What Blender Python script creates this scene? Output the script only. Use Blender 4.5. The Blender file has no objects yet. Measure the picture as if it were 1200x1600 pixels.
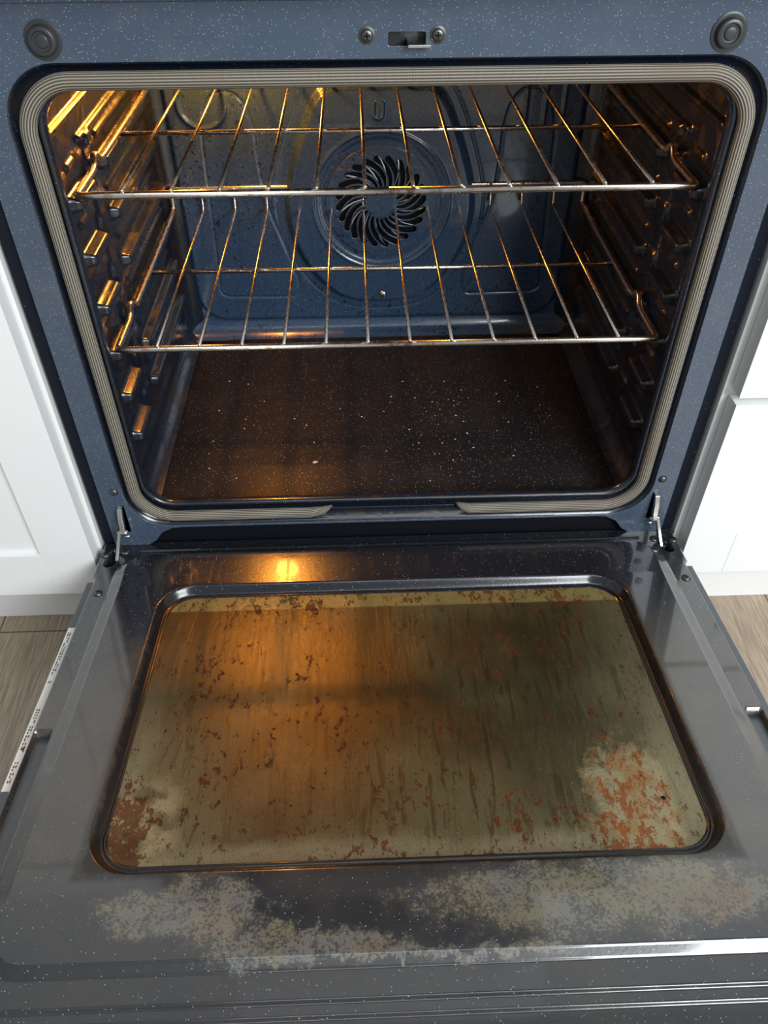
import bpy, bmesh, math, random
import numpy as np
from mathutils import Matrix, Vector
random.seed(7)
rng = np.random.default_rng(5)
scene = bpy.context.scene
COL = scene.collection

# ------------------------------------------------------------------ camera
PITCH, YAW, ROLL = math.radians(42.876), math.radians(1.7235), math.radians(-0.3239)
FPX = 1232.15
cp, sp, cy, sy = math.cos(PITCH), math.sin(PITCH), math.cos(YAW), math.sin(YAW)
d_ = Vector((sy*cp, cy*cp, -sp)); r_ = Vector((cy, -sy, 0)); u_ = r_.cross(d_)
c_, s_ = math.cos(ROLL), math.sin(ROLL)
R_ = c_*r_ + s_*u_; U_ = -s_*r_ + c_*u_
cam = bpy.data.objects.new('camera', bpy.data.cameras.new('camera'))
COL.objects.link(cam)
cam.matrix_world = Matrix(((R_.x, U_.x, -d_.x, -0.03035), (R_.y, U_.y, -d_.y, -0.74102),
                           (R_.z, U_.z, -d_.z, 0.908), (0, 0, 0, 1)))
cam.data.sensor_fit = 'VERTICAL'; cam.data.sensor_height = 36.0; cam.data.sensor_width = 27.0
cam.data.lens = FPX/1600*36.0
cam.data.clip_start = 0.02
scene.camera = cam

# ------------------------------------------------------------------ light
vs = scene.view_settings
vs.view_transform = 'Standard'; vs.look = 'None'; vs.exposure = 0.0; vs.gamma = 1.0; vs.use_curve_mapping = False
w = bpy.data.worlds.new('room_light'); scene.world = w; w.use_nodes = True
bg = w.node_tree.nodes['Background']; bg.inputs[0].default_value = (0.86, 0.93, 1.0, 1); bg.inputs[1].default_value = 0.36

def area(name, loc, target, sx, sz, power, color):
    l = bpy.data.lights.new(name, 'AREA'); l.shape = 'RECTANGLE'; l.size = sx; l.size_y = sz
    l.energy = power; l.color = color
    o = bpy.data.objects.new(name, l); COL.objects.link(o); o.location = loc
    o.rotation_euler = (Vector(target)-Vector(loc)).to_track_quat('-Z', 'Y').to_euler()
    return o
area('window_light', (1.40, -2.15, 1.75), (0, 0, 0.4), 1.5, 1.2, 96, (0.93, 0.97, 1.0))
area('ceiling_light', (0.1, -1.5, 2.45), (0, -0.3, 0), 1.3, 0.9, 10, (1.0, 0.97, 0.92))
LAMP = Vector((-0.205, 0.405, 0.722))
pl = bpy.data.lights.new('oven_lamp_light', 'POINT'); pl.energy = 6.6; pl.color = (1.0, 0.32, 0.03); pl.shadow_soft_size = 0.014
plo = bpy.data.objects.new('oven_lamp_light', pl); COL.objects.link(plo); plo.location = LAMP + Vector((0, -0.028, -0.006))

# ------------------------------------------------------------------ helpers
def add_obj(name, me, mat=None, parent=None, smooth=True):
    o = bpy.data.objects.new(name, me); COL.objects.link(o)
    if mat:
        for m in (mat if isinstance(mat, (list, tuple)) else [mat]): me.materials.append(m)
    if smooth: me.shade_smooth()
    if parent: o.parent = parent
    return o
def thing(name, label=None, cat=None, loc=(0, 0, 0), rot=(0, 0, 0), group=None):
    o = bpy.data.objects.new(name, None); o.empty_display_size = 0.05; COL.objects.link(o)
    o.location = loc; o.rotation_euler = rot
    if label: o['label'] = label
    if cat: o['category'] = cat
    if group: o['group'] = group
    return o
def tag(o, label, cat, group=None, kind=None):
    o['label'] = label; o['category'] = cat
    if group: o['group'] = group
    if kind: o['kind'] = kind
    return o
def mesh(name, v, f):
    me = bpy.data.meshes.new(name); me.from_pydata([tuple(map(float, p)) for p in v], [], f); me.update(); return me
def bm_obj(name, bm, mat, parent=None, smooth=False, bevel=0.0, seg=2):
    me = bpy.data.meshes.new(name); bm.normal_update(); bm.to_mesh(me); bm.free()
    o = add_obj(name, me, mat, parent, smooth)
    if bevel:
        m = o.modifiers.new('bevel', 'BEVEL'); m.width = bevel; m.segments = seg; m.limit_method = 'ANGLE'
        me.shade_smooth(); m.harden_normals = True
    return o
def bx(bm, x0, x1, y0, y1, z0, z1, mi=0):
    vs_ = [bm.verts.new(p) for p in ((x0,y0,z0),(x1,y0,z0),(x1,y1,z0),(x0,y1,z0),(x0,y0,z1),(x1,y0,z1),(x1,y1,z1),(x0,y1,z1))]
    for q in ((0,3,2,1),(4,5,6,7),(0,1,5,4),(1,2,6,5),(2,3,7,6),(3,0,4,7)):
        f = bm.faces.new([vs_[i] for i in q]); f.material_index = mi
def box(name, x0, x1, y0, y1, z0, z1, mat, parent=None, bevel=0.001):
    bm = bmesh.new(); bx(bm, x0, x1, y0, y1, z0, z1); return bm_obj(name, bm, mat, parent, bevel=bevel)

def sweep(path, rad, nseg=10, closed=False, squash=None, caps=True):
    """tube with UVs (u metres along, v around 0..1); rad scalar or list"""
    P = [Vector(p) for p in path]; n = len(P)
    rad = [rad]*n if not hasattr(rad, '__len__') else rad
    T = []
    for i in range(n):
        a = P[(i-1) % n] if (closed or i > 0) else P[i]; b = P[(i+1) % n] if (closed or i < n-1) else P[i]
        T.append((b-a).normalized())
    ref = Vector((0, 0, 1)) if abs(T[0].z) < 0.9 else Vector((1, 0, 0))
    N = (ref - T[0]*ref.dot(T[0])).normalized(); Ns = [N]
    for i in range(1, n):
        N = Ns[-1]; N = (N - T[i]*N.dot(T[i])).normalized(); Ns.append(N)
    V = []; L = [0.0]
    for i in range(n):
        B = T[i].cross(Ns[i])
        for k in range(nseg):
            a = 2*math.pi*k/nseg
            off = Ns[i]*math.cos(a)*rad[i] + B*math.sin(a)*rad[i]
            if squash: off = Vector((off.x*squash[0], off.y*squash[1], off.z*squash[2]))
            V.append(P[i]+off)
        if i: L.append(L[-1]+(P[i]-P[i-1]).length)
    F = []; UV = []
    m = n if closed else n-1
    for i in range(m):
        j = (i+1) % n; l1 = L[j] if j else L[-1]+(P[0]-P[-1]).length
        for k in range(nseg):
            k2 = (k+1) % nseg
            F.append((i*nseg+k, i*nseg+k2, j*nseg+k2, j*nseg+k))
            UV += [(L[i], k/nseg), (L[i], (k+1)/nseg), (l1, (k+1)/nseg), (l1, k/nseg)]
    if caps and not closed:
        F.append(tuple(range(nseg))[::-1]); F.append(tuple((n-1)*nseg+k for k in range(nseg)))
        UV += [(0, 0)]*(2*nseg)
    return V, F, UV
def tube(name, path, rad, mat, parent=None, nseg=10, closed=False, squash=None):
    V, F, UV = sweep(path, rad, nseg, closed, squash)
    me = mesh(name, V, F); uvl = me.uv_layers.new(name='UVMap')
    uvl.data.foreach_set('uv', np.array(UV, dtype=np.float32).ravel())
    return add_obj(name, me, mat, parent)
def multi_tube(name, tubes, mat, parent=None, nseg=10):
    V, F = [], []
    for path, rad in tubes:
        v, f, _ = sweep(path, rad, nseg); o = len(V); V += v; F += [tuple(i+o for i in q) for q in f]
    return add_obj(name, mesh(name, V, F), mat, parent)
def lathe(name, prof, mat, parent=None, loc=(0, 0, 0), axis='z', n=32, cross=None):
    """prof: list of (r,h); axis along z, or -y (towards the room)"""
    V, F = [], []
    for r, h in prof:
        for k in range(n):
            a = 2*math.pi*k/n
            V.append((r*math.cos(a), r*math.sin(a), h))
    m = len(prof)
    for i in range(m-1):
        for k in range(n):
            k2 = (k+1) % n; F.append((i*n+k, i*n+k2, (i+1)*n+k2, (i+1)*n+k))
    F.append(tuple((m-1)*n+k for k in range(n))); F.append(tuple(range(n))[::-1])
    mats = [mat]
    mi = [0]*len(F)
    if cross:                                     # phillips recess
        L, W, h, cm = cross; mats.append(cm)
        for a, b in ((L, W), (W, L)):
            o = len(V)
            V += [(x, y, z) for z in (h-0.0006, h) for x, y in ((-a,-b),(a,-b),(a,b),(-a,b))]
            F += [tuple(o+i for i in q) for q in ((4,5,6,7),(0,1,5,4),(1,2,6,5),(2,3,7,6),(3,0,4,7))]; mi += [1]*5
    me = mesh(name, V, F)
    if axis == 'y': me.transform(Matrix.Rotation(math.radians(90), 4, 'X'))
    o = add_obj(name, me, mats, parent); o.location = loc
    me.polygons.foreach_set('material_index', mi); me.shade_smooth()
    sm = o.modifiers.new('edge', 'EDGE_SPLIT'); sm.split_angle = math.radians(50)
    return o

def heightfield(name, us, vs_, func, place, mat, parent=None, keep=None, flip=False):
    """grid over us x vs_; func(U,V)->H; place(U,V,H)->X,Y,Z arrays; keep(U,V) mask of kept cells"""
    U, V = np.meshgrid(us, vs_, indexing='ij'); H = func(U, V)
    X, Y, Z = place(U, V, H)
    nu, nv = U.shape
    co = np.stack([X, Y, Z], -1).reshape(-1, 3)
    idx = np.arange(nu*nv).reshape(nu, nv)
    q = np.stack([idx[:-1, :-1], idx[1:, :-1], idx[1:, 1:], idx[:-1, 1:]], -1).reshape(-1, 4)
    if keep is not None:
        cu = (U[:-1, :-1]+U[1:, 1:])/2; cv = (V[:-1, :-1]+V[1:, 1:])/2
        q = q[keep(cu, cv).ravel()]
    if flip: q = q[:, ::-1]
    me = bpy.data.meshes.new(name)
    me.vertices.add(len(co)); me.vertices.foreach_set('co', co.astype(np.float32).ravel())
    me.loops.add(q.size); me.loops.foreach_set('vertex_index', q.astype(np.int32).ravel())
    me.polygons.add(len(q)); me.polygons.foreach_set('loop_start', (np.arange(len(q))*4).astype(np.int32))
    me.update(calc_edges=True); me.validate()
    return add_obj(name, me, mat, parent)
def ss(x, a, b):
    t = np.clip((x-a)/(b-a), 0, 1); return t*t*(3-2*t)
def sd_rr(u, v, cu, cv, hu, hv, r):
    qx = np.abs(u-cu)-(hu-r); qy = np.abs(v-cv)-(hv-r)
    return np.hypot(np.maximum(qx, 0), np.maximum(qy, 0)) + np.minimum(np.maximum(qx, qy), 0) - r
def sd_poly(u, v, pts):
    pts = np.array(pts, float); d = np.full(u.shape, 1e9); s = np.ones(u.shape)
    n = len(pts)
    for i in range(n):
        a = pts[i]; b = pts[i-1]; ex, ey = b-a; wx, wy = u-a[0], v-a[1]
        t = np.clip((wx*ex+wy*ey)/(ex*ex+ey*ey), 0, 1)
        d = np.minimum(d, (wx-ex*t)**2+(wy-ey*t)**2)
        c1 = v >= a[1]; c2 = v < b[1]; c3 = ex*wy > ey*wx
        s = np.where((c1 & c2 & c3) | (~c1 & ~c2 & ~c3), -s, s)
    return s*np.sqrt(d)
def chaikin(pts, n=3):
    for _ in range(n):
        o = []
        for i in range(len(pts)):
            a, b = np.array(pts[i], float), np.array(pts[(i+1) % len(pts)], float)
            o += [a*0.75+b*0.25, a*0.25+b*0.75]
        pts = o
    return pts
def rr_pts(hw, z0, z1, r, nc=10, ns=14):
    """rounded rectangle in x,z, counter-clockwise, starting at the middle of the bottom side"""
    P = []
    cs = [(hw-r, z0+r, -90), (hw-r, z1-r, 0), (-hw+r, z1-r, 90), (-hw+r, z0+r, 180)]
    start = [(0, z0)]
    corners = []
    for cx, cz, a0 in cs:
        corners.append([(cx+r*math.cos(math.radians(a0+90*k/nc)), cz+r*math.sin(math.radians(a0+90*k/nc))) for k in range(nc+1)])
    cur = (0.0, z0)
    for c in corners:
        for k in range(1, ns): 
            t = k/ns; P.append((cur[0]+(c[0][0]-cur[0])*t, cur[1]+(c[0][1]-cur[1])*t))
        P += c; cur = c[-1]
    for k in range(1, ns): t = k/ns; P.append((cur[0]+(0-cur[0])*t, cur[1]))
    P.insert(0, (0.0, z0))
    return P
def loft(name, rings, mat, parent=None, flip=False):
    """rings: list of (hw,z0,z1,r,y)"""
    V, F = [], []
    for hw, z0, z1, r, y in rings: V += [(x, y, z) for x, z in rr_pts(hw, z0, z1, r)]
    n = len(V)//len(rings)
    for i in range(len(rings)-1):
        for k in range(n):
            k2 = (k+1) % n; q = (i*n+k, i*n+k2, (i+1)*n+k2, (i+1)*n+k)
            F.append(q[::-1] if flip else q)
    return add_obj(name, mesh(name, V, F), mat, parent)
def plate(name, outlines, thick, mat, parent=None, bevel=0.0, xf=None):
    """flat plate with holes: outlines are lists of (a,b) points, first the rim; lies in a,b, front face at +thick/2"""
    cu = bpy.data.curves.new(name, 'CURVE'); cu.dimensions = '2D'; cu.fill_mode = 'BOTH'
    cu.extrude = max(thick/2-bevel, 0.00005); cu.bevel_depth = bevel; cu.bevel_resolution = 2; cu.offset = -bevel
    for o in outlines:
        s = cu.splines.new('POLY'); s.points.add(len(o)-1)
        for i, p in enumerate(o): s.points[i].co = (p[0], p[1], 0, 1)
        s.use_cyclic_u = True
    tmp = bpy.data.objects.new('tmp', cu); COL.objects.link(tmp)
    dg = bpy.context.evaluated_depsgraph_get(); dg.update()
    me = bpy.data.meshes.new_from_object(tmp.evaluated_get(dg)); bpy.data.objects.remove(tmp)
    me.name = name; me.materials.clear()
    if xf: me.transform(xf)
    o = add_obj(name, me, mat, parent)
    m = o.modifiers.new('split', 'EDGE_SPLIT'); m.split_angle = math.radians(35)
    return o
TO_XZ = Matrix.Rotation(math.radians(90), 4, 'X')      # (a,b,n) -> x=a, z=b, front faces -y

# ------------------------------------------------------------------ materials
def mat(name):
    m = bpy.data.materials.new(name); m.use_nodes = True
    nt = m.node_tree; b = nt.nodes['Principled BSDF']; return m, nt, b
class N:
    def __init__(s, nt): s.nt = nt
    def new(s, t, **k):
        n = s.nt.nodes.new(t)
        for a, v in k.items(): setattr(n, a, v)
        return n
    def link(s, a, b): s.nt.links.new(a, b)
    def coord(s, scale=(1, 1, 1), rot=(0, 0, 0), kind='Object'):
        t = s.new('ShaderNodeTexCoord'); m = s.new('ShaderNodeMapping')
        m.inputs['Scale'].default_value = scale; m.inputs['Rotation'].default_value = rot
        s.link(t.outputs[kind], m.inputs[0]); return m.outputs[0]
    def noise(s, vec, scale, detail=4, rough=0.55, dist=0.0):
        n = s.new('ShaderNodeTexNoise'); n.inputs['Scale'].default_value = scale; n.inputs['Detail'].default_value = detail
        n.inputs['Roughness'].default_value = rough; n.inputs['Distortion'].default_value = dist
        s.link(vec, n.inputs['Vector']); return n.outputs[0]
    def ramp(s, x, pts):
        r = s.new('ShaderNodeValToRGB'); e = r.color_ramp.elements
        while len(e) < len(pts): e.new(0.5)
        for i, (p, c) in enumerate(pts):
            e[i].position = p; e[i].color = c if hasattr(c, '__len__') else (c, c, c, 1)
        s.link(x, r.inputs[0]); return r.outputs[0]
    def step(s, x, a, b):
        m = s.new('ShaderNodeMapRange'); m.inputs[1].default_value = a; m.inputs[2].default_value = b; m.interpolation_type = 'SMOOTHSTEP'
        s.link(x, m.inputs[0]); return m.outputs[0]
    def math(s, op, a, b=None, c=None):
        m = s.new('ShaderNodeMath', operation=op)
        for i, v in enumerate((a, b, c)):
            if v is None: continue
            if isinstance(v, (int, float)): m.inputs[i].default_value = v
            else: s.link(v, m.inputs[i])
        return m.outputs[0]
    def mix(s, f, a, b):
        m = s.new('ShaderNodeMix', data_type='RGBA')
        for i, v in ((0, f), (6, a), (7, b)):
            if isinstance(v, (int, float)): m.inputs[i].default_value = v
            elif isinstance(v, tuple): m.inputs[i].default_value = v
            else: s.link(v, m.inputs[i])
        return m.outputs[2]
    def mixf(s, f, a, b):
        m = s.new('ShaderNodeMix', data_type='FLOAT')
        for i, v in ((0, f), (2, a), (3, b)):
            if isinstance(v, (int, float)): m.inputs[i].default_value = v
            else: s.link(v, m.inputs[i])
        return m.outputs[0]
    def sep(s, vec):
        n = s.new('ShaderNodeSeparateXYZ'); s.link(vec, n.inputs[0]); return n.outputs
    def bump(s, h, strength, dist, b):
        n = s.new('ShaderNodeBump'); n.inputs['Strength'].default_value = strength; n.inputs['Distance'].default_value = dist
        s.link(h, n.inputs['Height']); s.link(n.outputs[0], b.inputs['Normal'])
def rgb(h, k=1.0):
    h = h.lstrip('#'); c = [int(h[i:i+2], 16)/255 for i in (0, 2, 4)]
    return tuple([(x/12.92 if x <= .04045 else ((x+.055)/1.055)**2.4)*k for x in c]+[1])
def specks(n, vec, scale=560, size=0.20, keep=0.80):
    v = n.new('ShaderNodeTexVoronoi'); v.inputs['Scale'].default_value = scale; n.link(vec, v.inputs['Vector'])
    a = n.step(v.outputs['Distance'], size*1.25, size*0.75)
    cr = n.sep(v.outputs['Color'])
    b = n.step(cr[0], keep, keep+0.10)
    return n.math('MULTIPLY', n.math('MULTIPLY', a, b), n.math('ADD', n.math('MULTIPLY', cr[1], 0.75), 0.25))
def enamel(name, base, rough=0.22, grime=0.0, grime_col=(0.02, 0.013, 0.009, 1), speck=(560, 0.22, 0.78), spec_col=(0.55, 0.62, 0.70, 1), haze=0.0, haze_col=(0.2, 0.2, 0.18, 1), coat=(0.5, 0.06), spatter=0.0, spec=0.6):
    m, nt, b = mat(name); n = N(nt); v = n.coord()
    c = n.mix(n.noise(v, 9, 3), base, tuple([x*0.75 for x in base[:3]]+[1]))
    r = n.mixf(n.noise(v, 30, 5), rough*0.75, rough*1.35)
    c = n.mix(specks(n, v, *speck), c, spec_col)
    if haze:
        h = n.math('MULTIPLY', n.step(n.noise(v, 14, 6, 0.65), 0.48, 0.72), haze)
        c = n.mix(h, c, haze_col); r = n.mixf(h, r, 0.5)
    if grime:
        g = n.math('MULTIPLY', n.step(n.noise(v, 22, 7, 0.68, 0.6), 0.62-grime*0.25, 0.72-grime*0.2), min(1.0, grime*1.5))
        c = n.mix(g, c, grime_col); r = n.mixf(g, r, 0.5)
    if spatter: c = n.mix(n.math('MULTIPLY', n.step(n.math('ADD', n.noise(v, 150, 4, 0.6), n.math('MULTIPLY', n.noise(v, 10, 3), 0.25)), 0.745, 0.78), spatter), c, (0.006, 0.006, 0.007, 1))
    nt.links.new(c, b.inputs['Base Color']); nt.links.new(r, b.inputs['Roughness'])
    b.inputs['Specular IOR Level'].default_value = spec
    b.inputs['Coat Weight'].default_value = coat[0]; b.inputs['Coat Roughness'].default_value = coat[1]
    n.bump(n.noise(v, 260, 2), 0.10, 0.0006, b)
    return m
def plain(name, col, rough=0.5, metal=0.0, noise=0.0, bump=0.0, scale=60, coat=0.0):
    m, nt, b = mat(name); n = N(nt); v = n.coord()
    c = n.mix(n.noise(v, scale, 5), tuple([x*(1-noise) for x in col[:3]]+[1]), tuple([min(1, x*(1+noise)) for x in col[:3]]+[1]))
    nt.links.new(c, b.inputs['Base Color']); b.inputs['Roughness'].default_value = rough; b.inputs['Metallic'].default_value = metal
    b.inputs['Coat Weight'].default_value = coat
    if bump: n.bump(n.noise(v, scale*4, 3), bump, 0.0005, b)
    return m

M_FRAME = enamel('blue_speckled_enamel', (0.060, 0.088, 0.133, 1), 0.26, speck=(600, 0.22, 0.66), haze=0.10, haze_col=(0.25, 0.25, 0.24, 1))
M_CAV = enamel('cavity_enamel', (0.008, 0.013, 0.025, 1), 0.22, coat=(0.3, 0.07), grime=0.5, grime_col=(0.009, 0.007, 0.006, 1), speck=(560, 0.2, 0.84), spec_col=(0.3, 0.34, 0.4, 1))
M_BACK = enamel('cavity_back_enamel', (0.030, 0.066, 0.130, 1), 0.22, grime=0.2, grime_col=(0.02, 0.018, 0.016, 1), speck=(620, 0.24, 0.72), spec_col=(0.32, 0.42, 0.55, 1), spatter=0.8)
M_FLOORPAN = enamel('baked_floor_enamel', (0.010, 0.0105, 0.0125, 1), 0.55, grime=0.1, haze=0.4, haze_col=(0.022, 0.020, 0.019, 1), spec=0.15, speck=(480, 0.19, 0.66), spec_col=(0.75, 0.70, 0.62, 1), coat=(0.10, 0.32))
M_BLACK = plain('plain_black', (0.006, 0.007, 0.010, 1), 0.5)
M_NAVY = enamel('dark_side_enamel', (0.008, 0.011, 0.019, 1), 0.4, speck=(420, 0.15, 0.93))
M_STEEL = plain('zinc_steel', (0.72, 0.74, 0.70, 1), 0.25, 1.0, 0.1)
M_SCREW = plain('dark_screw_steel', (0.12, 0.12, 0.12, 1), 0.38, 0.9, 0.2)
M_RUBBER = plain('black_plug', (0.035, 0.037, 0.04, 1), 0.35, 0.0, 0.2)
M_BLADE = plain('fan_blade_steel', (0.85, 0.85, 0.82, 1), 0.45, 1.0, 0.2)
for m_ in (M_BLACK, M_NAVY): m_.node_tree.nodes['Principled BSDF'].inputs['Specular IOR Level'].default_value = 0.12
M_NAVY.node_tree.nodes['Principled BSDF'].inputs['Coat Weight'].default_value = 0.0
M_SHELL = plain('door_shell_grey', (0.11, 0.12, 0.13, 1), 0.35, 0.7, 0.1)
M_WHITE = plain('white_painted_cabinet', (0.83, 0.84, 0.83, 1), 0.42, 0, 0.015)
M_TRIM = plain('range_black_glass', (0.01, 0.01, 0.012, 1), 0.12)
M_LABEL = plain('label_paper', (0.80, 0.79, 0.74, 1), 0.5)
M_INK = plain('label_ink', (0.05, 0.05, 0.05, 1), 0.6)
M_CRUMB = plain('pale_crumb', (0.55, 0.45, 0.34, 1), 0.8, 0, 0.3)
M_HOOD = plain('brushed_hood_steel', (0.5, 0.5, 0.5, 1), 0.35, 1.0, 0.05)

def rack_mat():
    m, nt, b = mat('tarnished_rack_steel'); n = N(nt); v = n.coord()
    a = n.noise(v, 70, 6, 0.7); t = n.step(a, 0.50, 0.66)
    c = n.mix(t, (0.78, 0.75, 0.70, 1), (0.40, 0.27, 0.18, 1))
    nt.links.new(c, b.inputs['Base Color']); b.inputs['Metallic'].default_value = 1.0
    nt.links.new(n.mixf(t, 0.24, 0.42), b.inputs['Roughness']); n.bump(a, 0.25, 0.0006, b)
    return m
M_RACK = rack_mat()
def gasket_mat():
    m, nt, b = mat('braided_gasket'); n = N(nt)
    tc = n.new('ShaderNodeTexCoord'); s = n.sep(tc.outputs['UV'])
    rows = n.math('SINE', n.math('MULTIPLY', s[1], 2*math.pi*18))
    kn = n.math('SINE', n.math('MULTIPLY', s[0], 2*math.pi*760))
    h = n.math('ADD', n.math('MULTIPLY', rows, 0.78), n.math('MULTIPLY', kn, 0.22))
    c = n.mix(n.step(h, -0.7, 0.55), (0.045, 0.038, 0.030, 1), (0.30, 0.27, 0.215, 1))
    v = n.coord(); g = n.step(n.noise(v, 9, 4), 0.5, 0.8)
    c = n.mix(g, c, (0.16, 0.12, 0.085, 1))
    nt.links.new(c, b.inputs['Base Color']); b.inputs['Roughness'].default_value = 0.6; n.bump(h, 0.6, 0.0006, b)
    return m
M_GASKET = gasket_mat()
def floor_mat():
    m, nt, b = mat('wood_plank_floor'); n = N(nt)
    v = n.coord((1, 0.045, 1)); a = n.noise(v, 330, 5, 0.65, 0.15); v2 = n.coord((1, 0.10, 1)); c2 = n.noise(v2, 26, 5, 0.6, 0.5)
    c = n.mix(n.step(a, 0.30, 0.68), rgb('#93816f'), rgb('#c9b89d')); c = n.mix(n.math('MULTIPLY', n.step(c2, 0.35, 0.75), 0.55), c, rgb('#94857a'))
    br = n.new('ShaderNodeTexBrick'); br.offset = 0.4; br.inputs['Scale'].default_value = 1.0
    br.inputs['Brick Width'].default_value = 1.2; br.inputs['Row Height'].default_value = 0.19; br.inputs['Mortar Size'].default_value = 0.0012
    br.inputs['Color1'].default_value = (1, 1, 1, 1); br.inputs['Color2'].default_value = (0.84, 0.84, 0.84, 1); br.inputs['Mortar'].default_value = (0.25, 0.22, 0.2, 1)
    n.link(n.coord((1, 1, 1), (0, 0, math.pi/2)), br.inputs['Vector'])
    mm = n.new('ShaderNodeMix', data_type='RGBA', blend_type='MULTIPLY'); mm.inputs[0].default_value = 1.0
    n.link(c, mm.inputs[6]); n.link(br.outputs[0], mm.inputs[7])
    nt.links.new(mm.outputs[2], b.inputs['Base Color']); b.inputs['Roughness'].default_value = 0.45; n.bump(a, 0.3, 0.0006, b)
    return m
M_FLOOR = floor_mat()
def door_mat():
    """blue-grey enamel with etched, mottled patches, partly baked-on deposits, partly painted-in reflections; object coords: x across, -y towards the room"""
    m, nt, b = mat('stained_door_enamel'); n = N(nt); v = n.coord(); s = n.sep(v)
    X = s[0]; V = n.math('MULTIPLY', s[1], -1.0)
    base = n.mix(n.noise(v, 8, 4), (0.007, 0.009, 0.015, 1), (0.014, 0.016, 0.020, 1))
    c = n.mix(specks(n, v, 480, 0.19, 0.80), base, (0.55, 0.60, 0.66, 1))
    film_refl = n.math('MULTIPLY', n.mixf(n.step(V, 0.42, 0.47), 1.0, 0.35), n.step(n.noise(v, 9, 6, 0.65), 0.28, 0.62))
    film_refl = n.math('MULTIPLY', film_refl, n.step(n.math('ADD', V, n.math('MULTIPLY', n.noise(v, 12, 3), 0.08)), 0.14, 0.28))  # grey film also paints the mirrored cabinets, fading where dark things are mirrored
    c = n.mix(n.math('MULTIPLY', film_refl, 0.75), c, n.mix(n.noise(v, 70, 6, 0.7), (0.028, 0.024, 0.017, 1), (0.088, 0.077, 0.057, 1)))
    r = n.mixf(film_refl, 0.22, 0.36)
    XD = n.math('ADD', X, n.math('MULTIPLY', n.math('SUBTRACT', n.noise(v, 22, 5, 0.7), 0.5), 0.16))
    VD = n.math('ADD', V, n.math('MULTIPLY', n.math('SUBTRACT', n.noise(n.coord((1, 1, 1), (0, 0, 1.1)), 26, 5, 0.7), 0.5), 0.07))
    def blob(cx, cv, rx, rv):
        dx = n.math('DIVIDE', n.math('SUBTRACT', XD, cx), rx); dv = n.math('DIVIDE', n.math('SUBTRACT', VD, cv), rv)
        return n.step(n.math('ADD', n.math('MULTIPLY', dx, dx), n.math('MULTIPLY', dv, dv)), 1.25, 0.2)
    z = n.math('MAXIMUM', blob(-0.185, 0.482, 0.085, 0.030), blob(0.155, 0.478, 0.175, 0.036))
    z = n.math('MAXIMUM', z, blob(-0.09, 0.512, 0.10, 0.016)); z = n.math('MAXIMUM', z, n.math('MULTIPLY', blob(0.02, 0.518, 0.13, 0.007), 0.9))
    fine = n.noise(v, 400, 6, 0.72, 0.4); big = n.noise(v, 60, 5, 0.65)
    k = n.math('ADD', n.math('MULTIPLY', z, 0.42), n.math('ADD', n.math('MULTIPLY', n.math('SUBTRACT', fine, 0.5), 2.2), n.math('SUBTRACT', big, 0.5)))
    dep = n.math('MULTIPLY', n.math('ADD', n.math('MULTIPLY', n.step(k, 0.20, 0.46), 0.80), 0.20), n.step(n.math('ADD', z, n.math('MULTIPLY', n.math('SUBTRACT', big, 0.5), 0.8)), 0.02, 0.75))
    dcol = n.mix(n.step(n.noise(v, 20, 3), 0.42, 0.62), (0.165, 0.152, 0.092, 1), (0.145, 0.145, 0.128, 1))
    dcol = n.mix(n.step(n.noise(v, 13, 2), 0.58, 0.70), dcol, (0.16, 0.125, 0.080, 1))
    c = n.mix(n.math('MULTIPLY', dep, 0.75), c, dcol); r = n.mixf(dep, r, 0.5)  # pale patches: baked-on deposit plus mirrored kitchen brightness painted into the colour
    # faint brown drips and dots
    dots = n.step(n.noise(v, 120, 3, 0.6), 0.70, 0.76); c = n.mix(n.math('MULTIPLY', dots, 0.7), c, (0.012, 0.010, 0.009, 1))
    # burnt ring around the window recess
    du = n.math('SUBTRACT', n.math('ABSOLUTE', X), 0.272); dv = n.math('SUBTRACT', n.math('ABSOLUTE', n.math('SUBTRACT', V, 0.264)), 0.176)
    ring = n.math('MAXIMUM', du, dv)
    rr = n.step(n.math('ADD', ring, n.math('MULTIPLY', n.noise(v, 90, 4), 0.010)), 0.014, 0.009)
    front = n.step(V, 0.093, 0.105)
    c = n.mix(n.math('MULTIPLY', rr, front), c, (0.010, 0.008, 0.007, 1))
    nt.links.new(c, b.inputs['Base Color']); nt.links.new(r, b.inputs['Roughness'])
    b.inputs['Specular IOR Level'].default_value = 0.6; b.inputs['Coat Weight'].default_value = 1.0; b.inputs['Coat Roughness'].default_value = 0.06; b.inputs['Coat IOR'].default_value = 1.55
    nt.links.new(n.math('SUBTRACT', 1.0, n.math('MULTIPLY', n.step(ring, 0.016, 0.010), 0.8)), b.inputs['Coat Weight'])
    n.bump(n.noise(v, 300, 3), 0.14, 0.0006, b)
    return m
M_DOOR = door_mat()
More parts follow.
